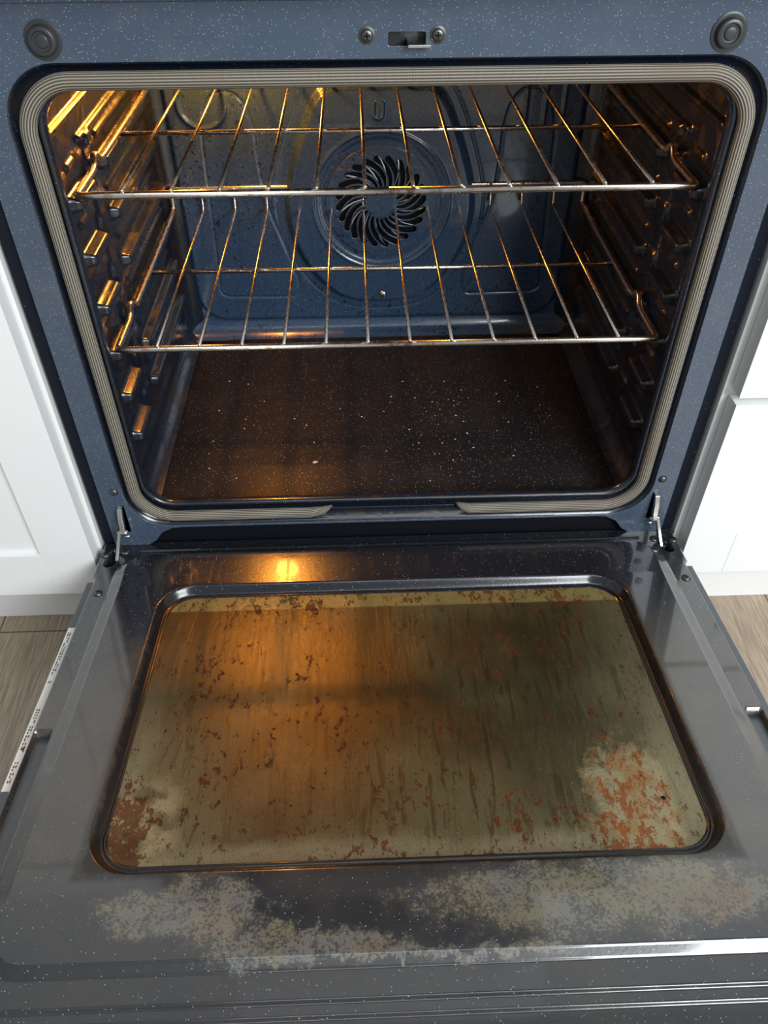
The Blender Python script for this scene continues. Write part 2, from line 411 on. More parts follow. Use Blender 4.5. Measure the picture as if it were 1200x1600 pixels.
def glass_mat():
    m, nt, b = mat('stained_oven_glass'); n = N(nt); v = n.coord(); s = n.sep(v); X = s[0]; V = n.math('MULTIPLY', s[1], -1.0)
    big = n.noise(v, 5, 4, 0.5)
    lowv = n.step(V, 0.20, 0.43)
    c = n.mix(n.step(n.math('ADD', big, n.math('MULTIPLY', lowv, 0.16)), 0.40, 0.70), (0.026, 0.022, 0.009, 1), (0.098, 0.089, 0.043, 1))
    streak = n.noise(n.coord((1, 0.12, 1)), 150, 6, 0.7, 0.7)
    c = n.mix(n.math('MULTIPLY', n.step(streak, 0.54, 0.60), 0.8), c, (0.022, 0.017, 0.006, 1))
    du = n.math('SUBTRACT', 0.268, n.math('ABSOLUTE', X)); dv2 = n.math('SUBTRACT', 0.4385, V)
    edge = n.math('MINIMUM', du, dv2); e = n.math('ADD', edge, n.math('MULTIPLY', n.math('SUBTRACT', n.noise(v, 18, 4), 0.5), 0.04))
    pale = n.math('MULTIPLY', n.step(e, 0.030, 0.006), n.step(V, 0.22, 0.40))
    c = n.mix(n.math('MULTIPLY', pale, 0.6), c, (0.30, 0.27, 0.17, 1))
    top = n.step(n.math('ADD', V, n.math('MULTIPLY', n.noise(v, 30, 3), 0.004)), 0.120, 0.116)
    c = n.mix(n.math('MULTIPLY', top, n.mixf(n.noise(v, 40, 4), 0.3, 0.9)), c, (0.38, 0.33, 0.12, 1))
    dx = n.math('DIVIDE', n.math('SUBTRACT', X, 0.215), 0.050); dv = n.math('DIVIDE', n.math('SUBTRACT', V, 0.395), 0.075)
    cor = n.step(n.math('ADD', n.math('ADD', n.math('MULTIPLY', dx, dx), n.math('MULTIPLY', dv, dv)), n.math('MULTIPLY', n.math('SUBTRACT', n.noise(v, 55, 7, 0.7), 0.5), 3.4)), 1.3, 0.3)
    cor = n.math('MULTIPLY', cor, n.step(X, 0.252, 0.240))
    c = n.mix(n.math('MULTIPLY', cor, 0.85), c, n.mix(n.step(n.noise(v, 45, 5), 0.45, 0.6), (0.36, 0.33, 0.20, 1), (0.33, 0.21, 0.08, 1)))
    lf = n.math('MULTIPLY', n.step(X, -0.228, -0.246), n.step(V, 0.33, 0.38))
    lfc = n.math('MULTIPLY', n.math('MULTIPLY', n.step(X, -0.195, -0.225), n.step(V, 0.33, 0.38)), n.step(n.noise(v, 35, 4), 0.4, 0.55))
    c = n.mix(n.math('MULTIPLY', lfc, 0.8), c, (0.40, 0.32, 0.17, 1))
    tp = n.math('MULTIPLY', n.step(V, 0.135, 0.108), 0.8)
    w8 = n.math('MAXIMUM', n.math('MAXIMUM', n.math('MULTIPLY', cor, 1.1), n.math('MULTIPLY', lf, 1.8)), tp)
    rn = n.noise(n.coord((1, 0.6, 1)), 135, 8, 0.74, 0.2); rb = n.noise(v, 13, 3)
    th = n.math('ADD', rn, n.math('ADD', n.math('MULTIPLY', w8, 0.075), n.math('MULTIPLY', n.math('SUBTRACT', rb, 0.5), 0.30)))
    rust = n.step(n.math('ADD', th, n.math('MULTIPLY', lowv, 0.022)), 0.588, 0.622)
    rc = n.mix(n.noise(v, 60, 3), (0.040, 0.009, 0.003, 1), (0.115, 0.024, 0.007, 1))
    rc = n.mix(n.math('MULTIPLY', cor, 0.7), rc, (0.27, 0.065, 0.012, 1))
    c = n.mix(n.math('MULTIPLY', rust, 0.85), c, rc)
    gr = n.noise(v, 700, 3, 0.7); c = n.mix(n.step(gr, 0.35, 0.62), n.mix(0.38, c, (0.01, 0.008, 0.004, 1)), c)
    dots = n.step(n.noise(v, 300, 3, 0.6), 0.645, 0.70); c = n.mix(n.math('MULTIPLY', dots, 0.8), c, (0.022, 0.013, 0.008, 1))
    pip = specks(n, v, 300, 0.16, 0.86); c = n.mix(n.math('MULTIPLY', pip, 0.6), c, (0.42, 0.36, 0.20, 1))
    nt.links.new(c, b.inputs['Base Color'])
    nt.links.new(n.mixf(rust, 0.33, 0.5), b.inputs['Roughness'])
    b.inputs['IOR'].default_value = 1.62; b.inputs['Specular Tint'].default_value = (1.0, 0.84, 0.52, 1)
    nt.links.new(n.mixf(rust, 1.0, 0.10), b.inputs['Specular IOR Level'])
    b.inputs['Coat Weight'].default_value = 0.0; b.inputs['Coat Roughness'].default_value = 0.12
    n.bump(n.math('ADD', n.noise(v, 240, 4), n.math('ADD', n.math('MULTIPLY', rust, 0.6), n.math('MULTIPLY', streak, 1.5))), 0.30, 0.0010, b)
    tr = n.new('ShaderNodeBsdfTransparent'); tr.inputs[0].default_value = (0.75, 0.78, 0.70, 1)
    mx = n.new('ShaderNodeMixShader')
    clean = n.math('MULTIPLY', n.math('SUBTRACT', 1.0, rust), 0.28)
    n.link(clean, mx.inputs[0]); n.link(b.outputs[0], mx.inputs[1]); n.link(tr.outputs[0], mx.inputs[2])
    n.link(mx.outputs[0], nt.nodes['Material Output'].inputs[0])
    return m
M_GLASS = glass_mat()
M_INNER = plain('inner_heat_shield', (0.20, 0.19, 0.15, 1), 0.5, 0.3, 0.2)
M_INNERF = plain('inner_shield_rim', (0.62, 0.58, 0.42, 1), 0.45, 0.4, 0.1)
def lamp_mat():
    m, nt, b = mat('lamp_glass'); b.inputs['Base Color'].default_value = (1, 0.8, 0.5, 1)
    b.inputs['Emission Color'].default_value = (1.0, 0.46, 0.09, 1); b.inputs['Emission Strength'].default_value = 25; return m
M_LAMP = lamp_mat()

# ------------------------------------------------------------------ room
fl = add_obj('floor', mesh('floor', [(-2.2, -2.6, 0), (2.2, -2.6, 0), (2.2, 0.66, 0), (-2.2, 0.66, 0)], [(0, 1, 2, 3)]), M_FLOOR); fl['kind'] = 'structure'
M_WALL = plain('painted_wall', (0.86, 0.86, 0.84, 1), 0.6, 0, 0.02)
wb = box('wall_back', -2.2, 2.2, 0.66, 0.72, 0, 2.5, M_WALL, bevel=0); wb['kind'] = 'structure'

# ------------------------------------------------------------------ cabinets
def shaker(name, x0, x1, z0, z1, yf, th, stile, rail, rec, parent):
    bm = bmesh.new()
    bx(bm, x0, x0+stile, yf, yf+th, z0, z1); bx(bm, x1-stile, x1, yf, yf+th, z0, z1)
    bx(bm, x0+stile, x1-stile, yf, yf+th, z0, z0+rail); bx(bm, x0+stile, x1-stile, yf, yf+th, z1-rail, z1)
    bx(bm, x0+stile, x1-stile, yf+rec, yf+th, z0+rail, z1-rail)
    return bm_obj(name, bm, M_WHITE, parent, bevel=0.0006, seg=1)
cl = thing('kitchen_cabinet', 'white base cabinet with a shaker door, left of the oven', 'cabinet', (-0.6, 0.3, 0))
def rel(o, t):
    for v in o.data.vertices: v.co -= Vector(t.location)
def part_boxes(t, name, boxes, m=M_WHITE, bevel=0.0008):
    bm = bmesh.new()
    for b_ in boxes: bx(bm, *b_)
    o = bm_obj(name, bm, m, t, bevel=bevel, seg=1); rel(o, t); return o
part_boxes(cl, 'body', [(-0.84, -0.380, 0.0, 0.62, 0.105, 0.88)])
rel(shaker('cabinet_door', -0.82, -0.384, 0.107, 0.86, -0.024, 0.022, 0.066, 0.074, 0.007, cl), cl)
part_boxes(cl, 'toe_kick', [(-0.84, -0.385, 0.03, 0.045, 0.0, 0.108)])
cr = thing('kitchen_cabinet', 'white base cabinet with a drawer above its shaker door, right of the oven', 'cabinet', (0.6, 0.3, 0))
part_boxes(cr, 'body', [(0.380, 0.84, 0.0, 0.62, 0.105, 0.88)])
rel(shaker('cabinet_door', 0.388, 0.82, 0.114, 0.391, -0.024, 0.022, 0.063, 0.072, 0.007, cr), cr)
part_boxes(cr, 'drawer', [(0.388, 0.82, -0.024, -0.002, 0.400, 0.86)])
part_boxes(cr, 'toe_kick', [(0.385, 0.84, 0.03, 0.045, 0.0, 0.116)])

# ------------------------------------------------------------------ hood above (mirrored in the door enamel)
hood = thing('range_hood', 'white range hood with a dark underside, above the oven, mirrored in the open door', 'hood', (0, 0.45, 1.36))
part_boxes(hood, 'hood_bottom', [(-0.32, 0.32, 0.22, 0.655, 1.33, 1.45)], M_BLACK, 0.004)
part_boxes(hood, 'hood_front', [(-0.38, 0.38, 0.24, 0.655, 1.45, 1.75)], M_WHITE, 0.004)

# ------------------------------------------------------------------ the oven
oven = thing('oven', 'dark blue speckled enamel oven with its door open between white cabinets', 'oven')
body = bmesh.new()
for s in (-1, 1):
    a, b2 = sorted((s*0.3600, s*0.3762)); bx(body, a, b2, 0.0045, 0.62, 0.172, 0.86); bx(body, a, b2, 0.03, 0.62, 0.03, 0.172)
bx(body, -0.376, 0.376, 0.60, 0.645, 0.03, 0.86); bx(body, -0.36, 0.36, 0.05, 0.60, 0.03, 0.15)
bm_obj('body', body, M_NAVY, oven, bevel=0.001)
box('cooktop', -0.378, 0.378, -0.01, 0.645, 0.862, 0.915, M_TRIM, oven, 0.003)
box('control_panel', -0.378, 0.378, -0.045, 0.02, 0.800, 0.861, M_TRIM, oven, 0.004)
box('storage_drawer', -0.372, 0.372, 0.0, 0.04, 0.03, 0.150, M_NAVY, oven, 0.003)

# front frame: plate with the mouth and the latch slot cut out
ZR0, ZR1, XR = 0.206, 0.737, 0.3325         # channel round the gasket
FT = 0.7775
rim = [(-0.3605, 0.174), (-0.318, 0.172), (-0.306, 0.180), (-0.296, 0.194), (-0.282, 0.2015), (-0.270, 0.2030), (0.270, 0.2030), (0.282, 0.2015), (0.296, 0.194), (0.306, 0.180), (0.318, 0.172), (0.3605, 0.174)]
rim += [(0.3605, FT+0.012), (-0.3605, FT+0.012)]
holeR = rr_pts(XR, ZR0, ZR1, 0.052)
slot = rr_pts(0.0155, 0.7465, 0.7565, 0.0015, 3, 2); slot = [(x+0.013, z) for x, z in slot]
hs = []
for s in (-1, 1):
    hs.append([(x+s*0.339, z) for x, z in rr_pts(0.0042, 0.196, 0.244, 0.004, 4, 3)])
plate('front_frame', [rim, holeR, slot]+hs, 0.002, M_FRAME, oven, 0.0006, Matrix.Translation((0, 0.0, 0)) @ TO_XZ)
for sx in (-1, 1):
    a, b2 = sorted((sx*0.3598, sx*0.3612)); box('frame_edge', a, b2, 0.0, 0.012, 0.175, FT+0.010, M_FRAME, oven, 0.0006)
box('frame_sill', -0.318, 0.318, 0.010, 0.030, 0.165, 0.2050, M_BLACK, oven, 0.001)  # set-back strip; the shade below the frame is put into its black colour
box('upper_trim', -0.3605, 0.3605, -0.0035, 0.030, FT+0.0020, 0.799, M_FRAME, oven, 0.002)
# latch slot inside
latch = bmesh.new(); bx(latch, 0.0135, 0.0325, -0.010, 0.016, 0.7465, 0.7490)
bm_obj('door_latch', latch, M_STEEL, oven, bevel=0.0006)
box('latch_housing', -0.006, 0.034, 0.016, 0.030, 0.738, 0.764, M_SCREW, oven, 0.001)
# gasket channel and cavity mouth
def rr(o, y): return (XR-o, ZR0+o, ZR1-o, max(0.052-o, 0.02), y)
MX, MZ0, MZ1 = 0.3055, 0.2405, 0.7185
loft('gasket_channel', [rr(-0.0015, 0.0), rr(0.001, 0.0008), rr(0.003, 0.004), rr(0.006, 0.0075), rr(0.010, 0.0085),
     (MX+0.006, MZ0-0.006, MZ1+0.006, 0.038, 0.0085), (MX+0.0035, MZ0-0.0035, MZ1+0.0035, 0.037, 0.003), (MX+0.001, MZ0-0.001, MZ1+0.001, 0.036, -0.0005),
     (MX-0.0015, MZ0+0.0015, MZ1-0.0015, 0.035, 0.0005), (MX-0.003, MZ0+0.003, MZ1-0.003, 0.034, 0.004), (MX-0.003, MZ0+0.002, MZ1-0.003, 0.034, 0.010),
     (MX+0.001, MZ0-0.004, MZ1+0.002, 0.034, 0.018), (MX+0.014, MZ0-0.016, MZ1+0.020, 0.03, 0.024), (0.3205, 0.222, 0.745, 0.02, 0.030)], M_CAV, oven, flip=True)
# gasket: woven tube, open at the bottom middle with pinched ends
gp = [(x, z) for x, z in rr_pts(0.3165, 0.2235, 0.7235, 0.046, 16, 24)]
keep = [(x, z) for x, z in gp if not (z < 0.2240 and -0.092 < x < 0.100)]
i0 = next(i for i, p in enumerate(gp) if p[0] > 0.099 and p[1] < 0.2240)
ordered = gp[i0:]+gp[:i0]; ordered = [p for p in ordered if p in keep]
path = [(0.084, 0.004, 0.2300), (0.088, 0.001, 0.2290), (0.093, -0.0005, 0.2265)]+[(x, -0.001, z) for x, z in ordered]+[(-0.085, -0.0005, 0.2265), (-0.079, 0.001, 0.2290), (-0.074, 0.004, 0.2300)]
rad = [0.0012, 0.0032, 0.0055]+[0.0074]*len(ordered)+[0.0055, 0.0032, 0.0012]
tube('door_gasket', path, rad, M_GASKET, oven, nseg=24, squash=(1, 0.85, 1))
box('drip_ledge', -0.075, 0.082, 0.0005, 0.008, 0.2265, 0.2290, M_CAV, oven, 0.0008)

# screws, plugs and rivets on the frame
for x, z in ((-0.0200, 0.7545), (0.0385, 0.7543)):
    lathe('frame_screw', [(0.0068, 0.0), (0.0068, 0.0006), (0.0050, 0.0010), (0.0050, 0.0018), (0.0042, 0.0028), (0.0022, 0.0032)], M_SCREW, oven, (x, -0.001, z), 'y', 24, (0.0026, 0.0006, 0.0034, M_BLACK))
for x, z in ((-0.2832, 0.7540), (0.2803, 0.7533)):
    lathe('rubber_plug', [(0.0150, 0.0), (0.0150, 0.0008), (0.0138, 0.0013), (0.0118, 0.0010), (0.0116, 0.0016), (0.0110, 0.0050), (0.0102, 0.0058), (0.0078, 0.0058), (0.0070, 0.0044), (0.0055, 0.0042), (0.0050, 0.0052), (0.0042, 0.0055)], M_RUBBER, oven, (x, -0.001, z), 'y', 36)
for x, z in ((-0.3412, 0.2660), (0.3415, 0.2645)):
    lathe('frame_rivet', [(0.0052, 0.0), (0.0050, 0.0012), (0.0040, 0.0026), (0.0022, 0.0034), (0.0006, 0.0036)], M_SCREW, oven, (x, -0.001, z), 'y', 24)

# side walls with pressed rack supports
LV = [0.6140-0.0573*k for k in range(6)]
def wallH(Y, Z):
    H = np.zeros_like(Y)
    e = 0.0
    pan = sd_rr(Y, Z, 0.235, 0.480, 0.190, 0.232, 0.03); H += 0.003*ss(-pan, -0.003, 0.003)
    for k, zl in enumerate(LV):
        zc = zl-0.0145
        d = sd_rr(Y, Z, 0.290, zc, 0.122, 0.0095, 0.006); H = np.maximum(H, 0.0150*ss(-d, -0.0005, 0.0050))
        g = sd_rr(Y, Z, 0.290, zc+0.027, 0.112, 0.0030, 0.003); H = np.where(g < 0.003, np.maximum(H, 0.003+0.0035*ss(-g, -0.003, 0.002)), H)
        d = sd_rr(Y, Z, 0.078, zc, 0.034, 0.0095, 0.006); H = np.maximum(H, 0.0170*ss(-d, -0.0005, 0.0055))
        d = sd_rr(Y, Z, 0.078, zc+0.030, 0.016, 0.006, 0.005); H = np.maximum(H, 0.0065*ss(-d, -0.003, 0.005))
        w_ = sd_poly(Y, Z, chaikin([(0.120, zc+0.020), (0.150, zc+0.024), (0.160, zc-0.004), (0.140, zc-0.022), (0.122, zc-0.004)], 2)); H = np.maximum(H, 0.0085*ss(-w_, -0.001, 0.006))
    col = sd_rr(Y, Z, 0.139, 0.470, 0.013, 0.175, 0.010); H = np.maximum(H, 0.0055*ss(-col, -0.003, 0.004))
    for zz, hy in ((0.640, 0.12), (0.668, 0.19), (0.700, 0.19)):
        d = sd_rr(Y, Z, 0.235 if hy < 0.15 else 0.225, zz, hy, 0.0055, 0.005); H = np.maximum(H, 0.0075*ss(-d, -0.002, 0.004))
    d = sd_rr(Y, Z, 0.142, 0.634, 0.012, 0.010, 0.006); H = np.maximum(H, 0.010*ss(-d, -0.001, 0.005))
    rf = 0.030
    t = np.clip(rf-(Z-0.228), 0, rf); H = np.maximum(H, rf-np.sqrt(np.maximum(rf*rf-t*t, 0)))
    t = np.clip(rf-(0.442-Y), 0, rf); H = np.maximum(H, rf-np.sqrt(np.maximum(rf*rf-t*t, 0)))
    return H
ys = np.linspace(0.026, 0.442, 236); zs = np.linspace(0.2285, 0.745, 292)
for s in (-1, 1):
    heightfield('side_wall', ys, zs, wallH, lambda U, V, H, s=s: (s*(0.3205-H), U, V), M_CAV, oven, flip=(s > 0))
# back wall
ARCH = [(-0.0005, 0.607), (-0.055, 0.607), (-0.084, 0.600), (-0.110, 0.541), (-0.133, 0.475), (-0.136, 0.432), (-0.128, 0.388), (-0.105, 0.343), (-0.070, 0.305), (-0.035, 0.2925), (0.000, 0.2915),
        (0.035, 0.2925), (0.075, 0.305), (0.108, 0.343), (0.131, 0.388), (0.139, 0.432), (0.136, 0.475), (0.114, 0.541), (0.088, 0.600), (0.058, 0.607)]
ARCH = chaikin(ARCH, 2)
LSH = chaikin(chaikin([(-0.2464, 0.60), (-0.2500, 0.450), (-0.2535, 0.33), (-0.2560, 0.298), (-0.215, 0.2975), (-0.17, 0.2965), (-0.120, 0.296), (-0.145, 0.380), (-0.1717, 0.4569), (-0.175, 0.60)], 1), 2)
FC = (0.003, 0.4510)
def backH(X, Z):
    H = np.zeros_like(X)
    pan = sd_rr(X, Z, -0.002, 0.49, 0.290, 0.233, 0.045); H += 0.007*ss(-pan, -0.006, 0.004)
    a = sd_poly(X, Z, ARCH); H += 0.015*ss(-a, -0.006, 0.005)
    H -= 0.0012*np.exp(-((a-0.018)/0.0013)**2)*(np.abs(X) < 0.30)
    for P_ in (LSH, [(-x+0.003, z) for x, z in LSH]):
        d = sd_poly(X, Z, P_); H -= 0.0020*np.exp(-(d/0.0015)**2)
    for cx in (-0.242,):
        r = np.hypot(X-cx, Z-0.586); H += 0.0028*np.exp(-((r-0.033)/0.0028)**2)
    r = np.hypot(X-FC[0], Z-FC[1]); H += 0.0024*np.exp(-((r-0.1005)/0.0019)**2); H -= 0.002*ss(-r, -0.094, -0.088)
    # pressed U mark
    leg = np.minimum(sd_rr(X, Z, -0.0062, 0.581, 0.0018, 0.008, 0.0018), sd_rr(X, Z, 0.0062, 0.581, 0.0018, 0.008, 0.0018))
    rb = np.abs(np.hypot(X, Z-0.573)-0.0062)-0.0018; rb = np.where(Z < 0.573, rb, 1)
    H += 0.0022*ss(-np.minimum(leg, rb), -0.0012, 0.0010)
    for xc in (0.205, 0.232, 0.258):
        d = sd_rr(X, Z, xc, 0.62, 0.0016, 0.07, 0.0016); H += 0.002*ss(-d, -0.002, 0.001)
    rf = 0.030
    t = np.clip(rf-(Z-0.228), 0, rf); H = np.maximum(H, rf-np.sqrt(np.maximum(rf*rf-t*t, 0)))
    return H
xs = np.linspace(-0.3205, 0.3205, 400); zb = np.linspace(0.2285, 0.745, 324)
heightfield('back_wall', xs, zb, backH, lambda U, V, H: (U, 0.442-H, V), M_BACK, oven,
            keep=lambda u, v: np.hypot(u-FC[0], v-FC[1]) > 0.0795)
# fan cover with curled slots
def circ(r, n=72): return [(FC[0]+r*math.cos(2*math.pi*k/n), FC[1]+r*math.sin(2*math.pi*k/n)) for k in range(n)]
outl = [circ(0.0812)]
NS = 24
for i in range(NS):
    a0 = 2*math.pi*i/NS
    ce = []
    ri, ro = 0.0245, 0.0630
    for k in range(9):
        t = k/8; r = ri+(ro-ri)*t; a = a0+0.62*(t**1.3)
        ce.append((r*math.cos(a), r*math.sin(a)))
    L_, R2 = [], []
    for k in range(9):
        p, q = ce[max(0, k-1)], ce[min(8, k+1)]; tx, tz = q[0]-p[0], q[1]-p[1]; l = math.hypot(tx, tz); tx, tz = tx/l, tz/l
        wd = 0.0017+0.0028*(k/8)
        L_.append((ce[k][0]-tz*wd, ce[k][1]+tx*wd)); R2.append((ce[k][0]+tz*wd, ce[k][1]-tx*wd))
    p, q = ce[-2], ce[-1]; a = math.atan2(q[1]-p[1], q[0]-p[0])
    cap = [(q[0]+0.0045*math.cos(a+b_), q[1]+0.0045*math.sin(a+b_)) for b_ in (-0.9, -0.3, 0.3, 0.9)]
    p, q = ce[1], ce[0]; a = math.atan2(q[1]-p[1], q[0]-p[0])
    cap2 = [(q[0]+0.0016*math.cos(a+b_), q[1]+0.0016*math.sin(a+b_)) for b_ in (-0.6, 0.6)]
    outl.append([(x+FC[0], z+FC[1]) for x, z in R2+cap+L_[::-1]+cap2])
plate('fan_cover', outl, 0.0024, M_BACK, oven, 0.0007, Matrix.Translation((0, 0.4205, 0)) @ TO_XZ)
FB = Vector((FC[0], 0.433, FC[1]))
fan = thing('convection_fan', None, None, FB); fan.parent = oven
lathe('fan_hub', [(0.014, -0.006), (0.014, 0.003), (0.010, 0.006), (0.005, 0.0065), (0.004, 0.010), (0.002, 0.0105)], M_BLADE, fan, (0, 0, 0), 'y')
for k in range(14):
    a = 2*math.pi*k/14; V = []; 
    for j in range(7):
        t = j/6; r = 0.012+0.056*t; aa = a+0.55*t
        for zz in (0.0, 1.0):
            V.append((r*math.cos(aa+0.22*zz), 0.004-0.010*zz, r*math.sin(aa+0.22*zz)))
    F = [(2*j, 2*j+2, 2*j+3, 2*j+1) for j in range(6)]
    o = add_obj('fan_blade', mesh('fan_blade', V, F), M_BLADE, fan); sm = o.modifiers.new('t', 'SOLIDIFY'); sm.thickness = 0.0008
lathe('fan_housing', [(0.0835, 0.0), (0.0835, -0.034), (0.004, -0.036)], M_BLACK, oven, (FC[0], 0.4285, FC[1]), 'y', 48)
lathe('cover_screw', [(0.0062, 0.0), (0.0058, 0.0014), (0.0040, 0.0026), (0.0015, 0.0030)], M_STEEL, oven, (0.005, 0.4195, 0.3050), 'y', 24, (0.0022, 0.0005, 0.0031, M_BLACK))
# floor pan
def floorH(X, Y):
    d = sd_rr(X, Y, 0, 0.245, 0.290, 0.195, 0.05)
    H = 0.0085*ss(-d, -0.030, 0.045)
    H += 0.012*ss(0.030-Y, 0.0, 0.012)*0
    H += 0.0016*np.sin(X*17+1.1)*np.exp(-((Y-0.085)/0.03)**2)
    return H
xf_ = np.linspace(-0.3205, 0.3205, 260); yf_ = np.linspace(0.012, 0.442, 190)
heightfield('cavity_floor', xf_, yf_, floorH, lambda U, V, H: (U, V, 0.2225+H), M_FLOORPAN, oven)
add_obj('cavity_ceiling', mesh('cavity_ceiling', [(-0.322, 0.02, 0.744), (0.322, 0.02, 0.744), (0.322, 0.443, 0.744), (-0.322, 0.443, 0.744)], [(0, 3, 2, 1)]), M_CAV, oven)
lamp = lathe('lamp_cover', [(0.026, 0.0), (0.026, 0.005), (0.022, 0.012), (0.014, 0.018), (0.004, 0.020)], M_LAMP, oven, (LAMP.x, 0.442, LAMP.z-0.01), 'y')

# hinge arms (zinc links between frame slot and door slot)
def hinge(s):
    t = thing('door_hinge', None, None, (0, 0, 0)); t.parent = oven
    x = s*0.339
    def link(name, pts, wid, th, xo):
        bm = bmesh.new(); n = len(pts)
        L_, R3 = [], []
        for k in range(n):
            p = Vector(pts[max(0, k-1)]); q = Vector(pts[min(n-1, k+1)]); tt = (q-p).normalized(); nn = Vector((-tt.y, tt.x))
            L_.append(Vector(pts[k])+nn*wid); R3.append(Vector(pts[k])-nn*wid)
        loop = L_+R3[::-1]
        a = [bm.verts.new((xo[0]+(xo[1]-xo[0])*(min(i, 2*n-1-i))/(n-1)-th, p.x, p.y)) for i, p in enumerate(loop)]
        b = [bm.verts.new((v.co.x+2*th, v.co.y, v.co.z)) for v in a]
        bm.faces.new(a); bm.faces.new(b[::-1])
        for i in range(len(a)): bm.faces.new((a[i], b[i], b[(i+1) % len(a)], a[(i+1) % len(a)]))
        bmesh.ops.recalc_face_normals(bm, faces=bm.faces)
        return bm_obj(name, bm, M_STEEL, t, bevel=0.0006)
    link('hinge_arm', [(0.006, 0.241), (-0.004, 0.238), (-0.008, 0.228), (-0.010, 0.214), (-0.013, 0.206)], 0.0036, 0.0030, (x, x+s*0.002))
    link('hinge_arm', [(-0.010, 0.209), (-0.014, 0.198), (-0.020, 0.186), (-0.030, 0.174)], 0.0036, 0.0020, (x+s*0.006, x+s*0.013))
    multi_tube('hinge_pin', [([(x-s*0.004, -0.012, 0.207), (x+s*0.009, -0.012, 0.207)], 0.0026)], M_STEEL, t)
    multi_tube('hinge_pin', [([(x-s*0.0045, -0.010, 0.198), (x+s*0.003, -0.010, 0.198)], 0.0018)], M_STEEL, t)
hinge(-1); hinge(1)

# ------------------------------------------------------------------ the open door
TILT = math.radians(7.026)
door = thing('oven_door', None, None, (0, -0.012, 0.175), (-TILT, 0, 0)); door.parent = oven
VEND = 0.605
def doorH(U, V):
    A = np.abs(U)
    d = sd_rr(U, V, 0, 0.2675, 0.348, 0.2595, 0.045)              # raised field 0.008 .. 0.527
    wr = 0.015-0.007*ss(V, 0.46, 0.50)
    ridge = 0.0125-0.0062*np.clip((V-0.026)/(0.079-0.026), 0, 1)
    H = ridge*np.interp(-d/wr, [0.0, 0.10, 0.90, 1.0], [0.0, 0.16, 0.84, 1.0])
    # window recess
    g = sd_rr(U, V, 0, 0.264, 0.281, 0.1845, 0.043)
    dep = H+0.005
    H = H-dep*ss(-g, 0.0, 0.0085)
    H += 0.0018*np.exp(-((g+0.0115)/0.0018)**2)
    # pressed lines
    e = sd_rr(U, V, 0.0, 0.0025, 0.325, 0.0012, 0.0012); H += 0.0022*ss(-e, -0.0022, 0.001)
    H -= 0.0030*ss(V, 0.5474, 0.5500)+0.0026*ss(V, 0.5574, 0.5600)
    H -= 0.010*ss(V, 0.590, 0.605)
    # side pits
    p = sd_rr(A, V, 0.3605, 0.44, 0.0095, 0.152, 0.003); H -= 0.014*ss(-p, 0.0, 0.0022)
    # hinge slots
    p = sd_rr(A-0.06*(V-0.012), V, 0.3560, 0.0150, 0.0052, 0.0175, 0.005); H -= 0.016*ss(-p, -0.0005, 0.0014)
    # drop at the rim
    H -= 0.004*ss(A, 0.3690, 0.3720)
    H -= 0.003*ss(-V, 0.015, 0.019)
    return H
def doorplace(U, V, H):
    k = np.where(V < 0.048, 1.0, 1.0-0.0*V); A = np.abs(U); ext = 0.0045*(1-ss(V, 0.047, 0.056))*ss(A, 0.350, 0.372)
    return (U+np.sign(U)*ext, -V, H)
gu = np.concatenate([np.linspace(0, 0.262, 150, endpoint=False), np.linspace(0.262, 0.284, 24, endpoint=False), np.linspace(0.284, 0.330, 28, endpoint=False), np.linspace(0.330, 0.372, 48)])
GU = np.concatenate([-gu[:0:-1], gu])
GV = np.concatenate([np.linspace(-0.0195, 0.515, 370, endpoint=False), np.linspace(0.515, 0.563, 78, endpoint=False), np.linspace(0.563, VEND, 20)])
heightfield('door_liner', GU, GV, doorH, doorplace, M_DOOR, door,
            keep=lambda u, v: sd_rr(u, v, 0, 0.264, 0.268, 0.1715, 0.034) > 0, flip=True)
# outer shell under the liner
bm = bmesh.new()
bx(bm, -0.3835, 0.3835, -0.640, -0.050, -0.046, -0.010); bx(bm, -0.3755, 0.3755, -0.050, 0.012, -0.040, -0.016)
bm_obj('door_shell', bm, M_SHELL, door, bevel=0.0015)
box('front_panel', -0.3835, 0.3835, -0.648, -0.6405, -0.060, -0.004, M_TRIM, door, 0.002)
# glass: rounded panes
gl = rr_pts(0.272, -0.4395, -0.0885, 0.038)
plate('window_glass', [gl], 0.002, M_GLASS, door, 0.0003, Matrix.Translation((0, 0, -0.0055)))
plate('heat_shield_rim', [rr_pts(0.276, -0.4435, -0.0845, 0.038), [(x, z) for x, z in rr_pts(0.246, -0.418, -0.116, 0.012)]], 0.001, M_INNERF, door, 0.0, Matrix.Translation((0, 0, -0.0078)))
plate('inner_glass', [rr_pts(0.276, -0.4435, -0.0845, 0.03)], 0.001, M_INNER, door, 0.0, Matrix.Translation((0, 0, -0.0090)))
lathe('chip_mark', [(0.0022, 0.0), (0.0018, 0.0003), (0.0005, 0.0004)], M_BLACK, door, (0.2367, -0.386, -0.0045), 'z', 12)
for x, v, w_ in ((-0.3592, 0.0832, 0), (0.3611, 0.0855, 0), (-0.3440, 0.004, 0), (0.3460, 0.006, 0), (-0.3690, 0.009, 0), (0.3700, 0.009, 0)):
    lathe('door_screw', [(0.0056, 0.0), (0.0056, 0.0006), (0.0048, 0.0016), (0.0030, 0.0024), (0.0010, 0.0026)], M_SCREW, door, (x, -v, 0.0002), 'z', 24, (0.0026, 0.0006, 0.0027, M_BLACK))
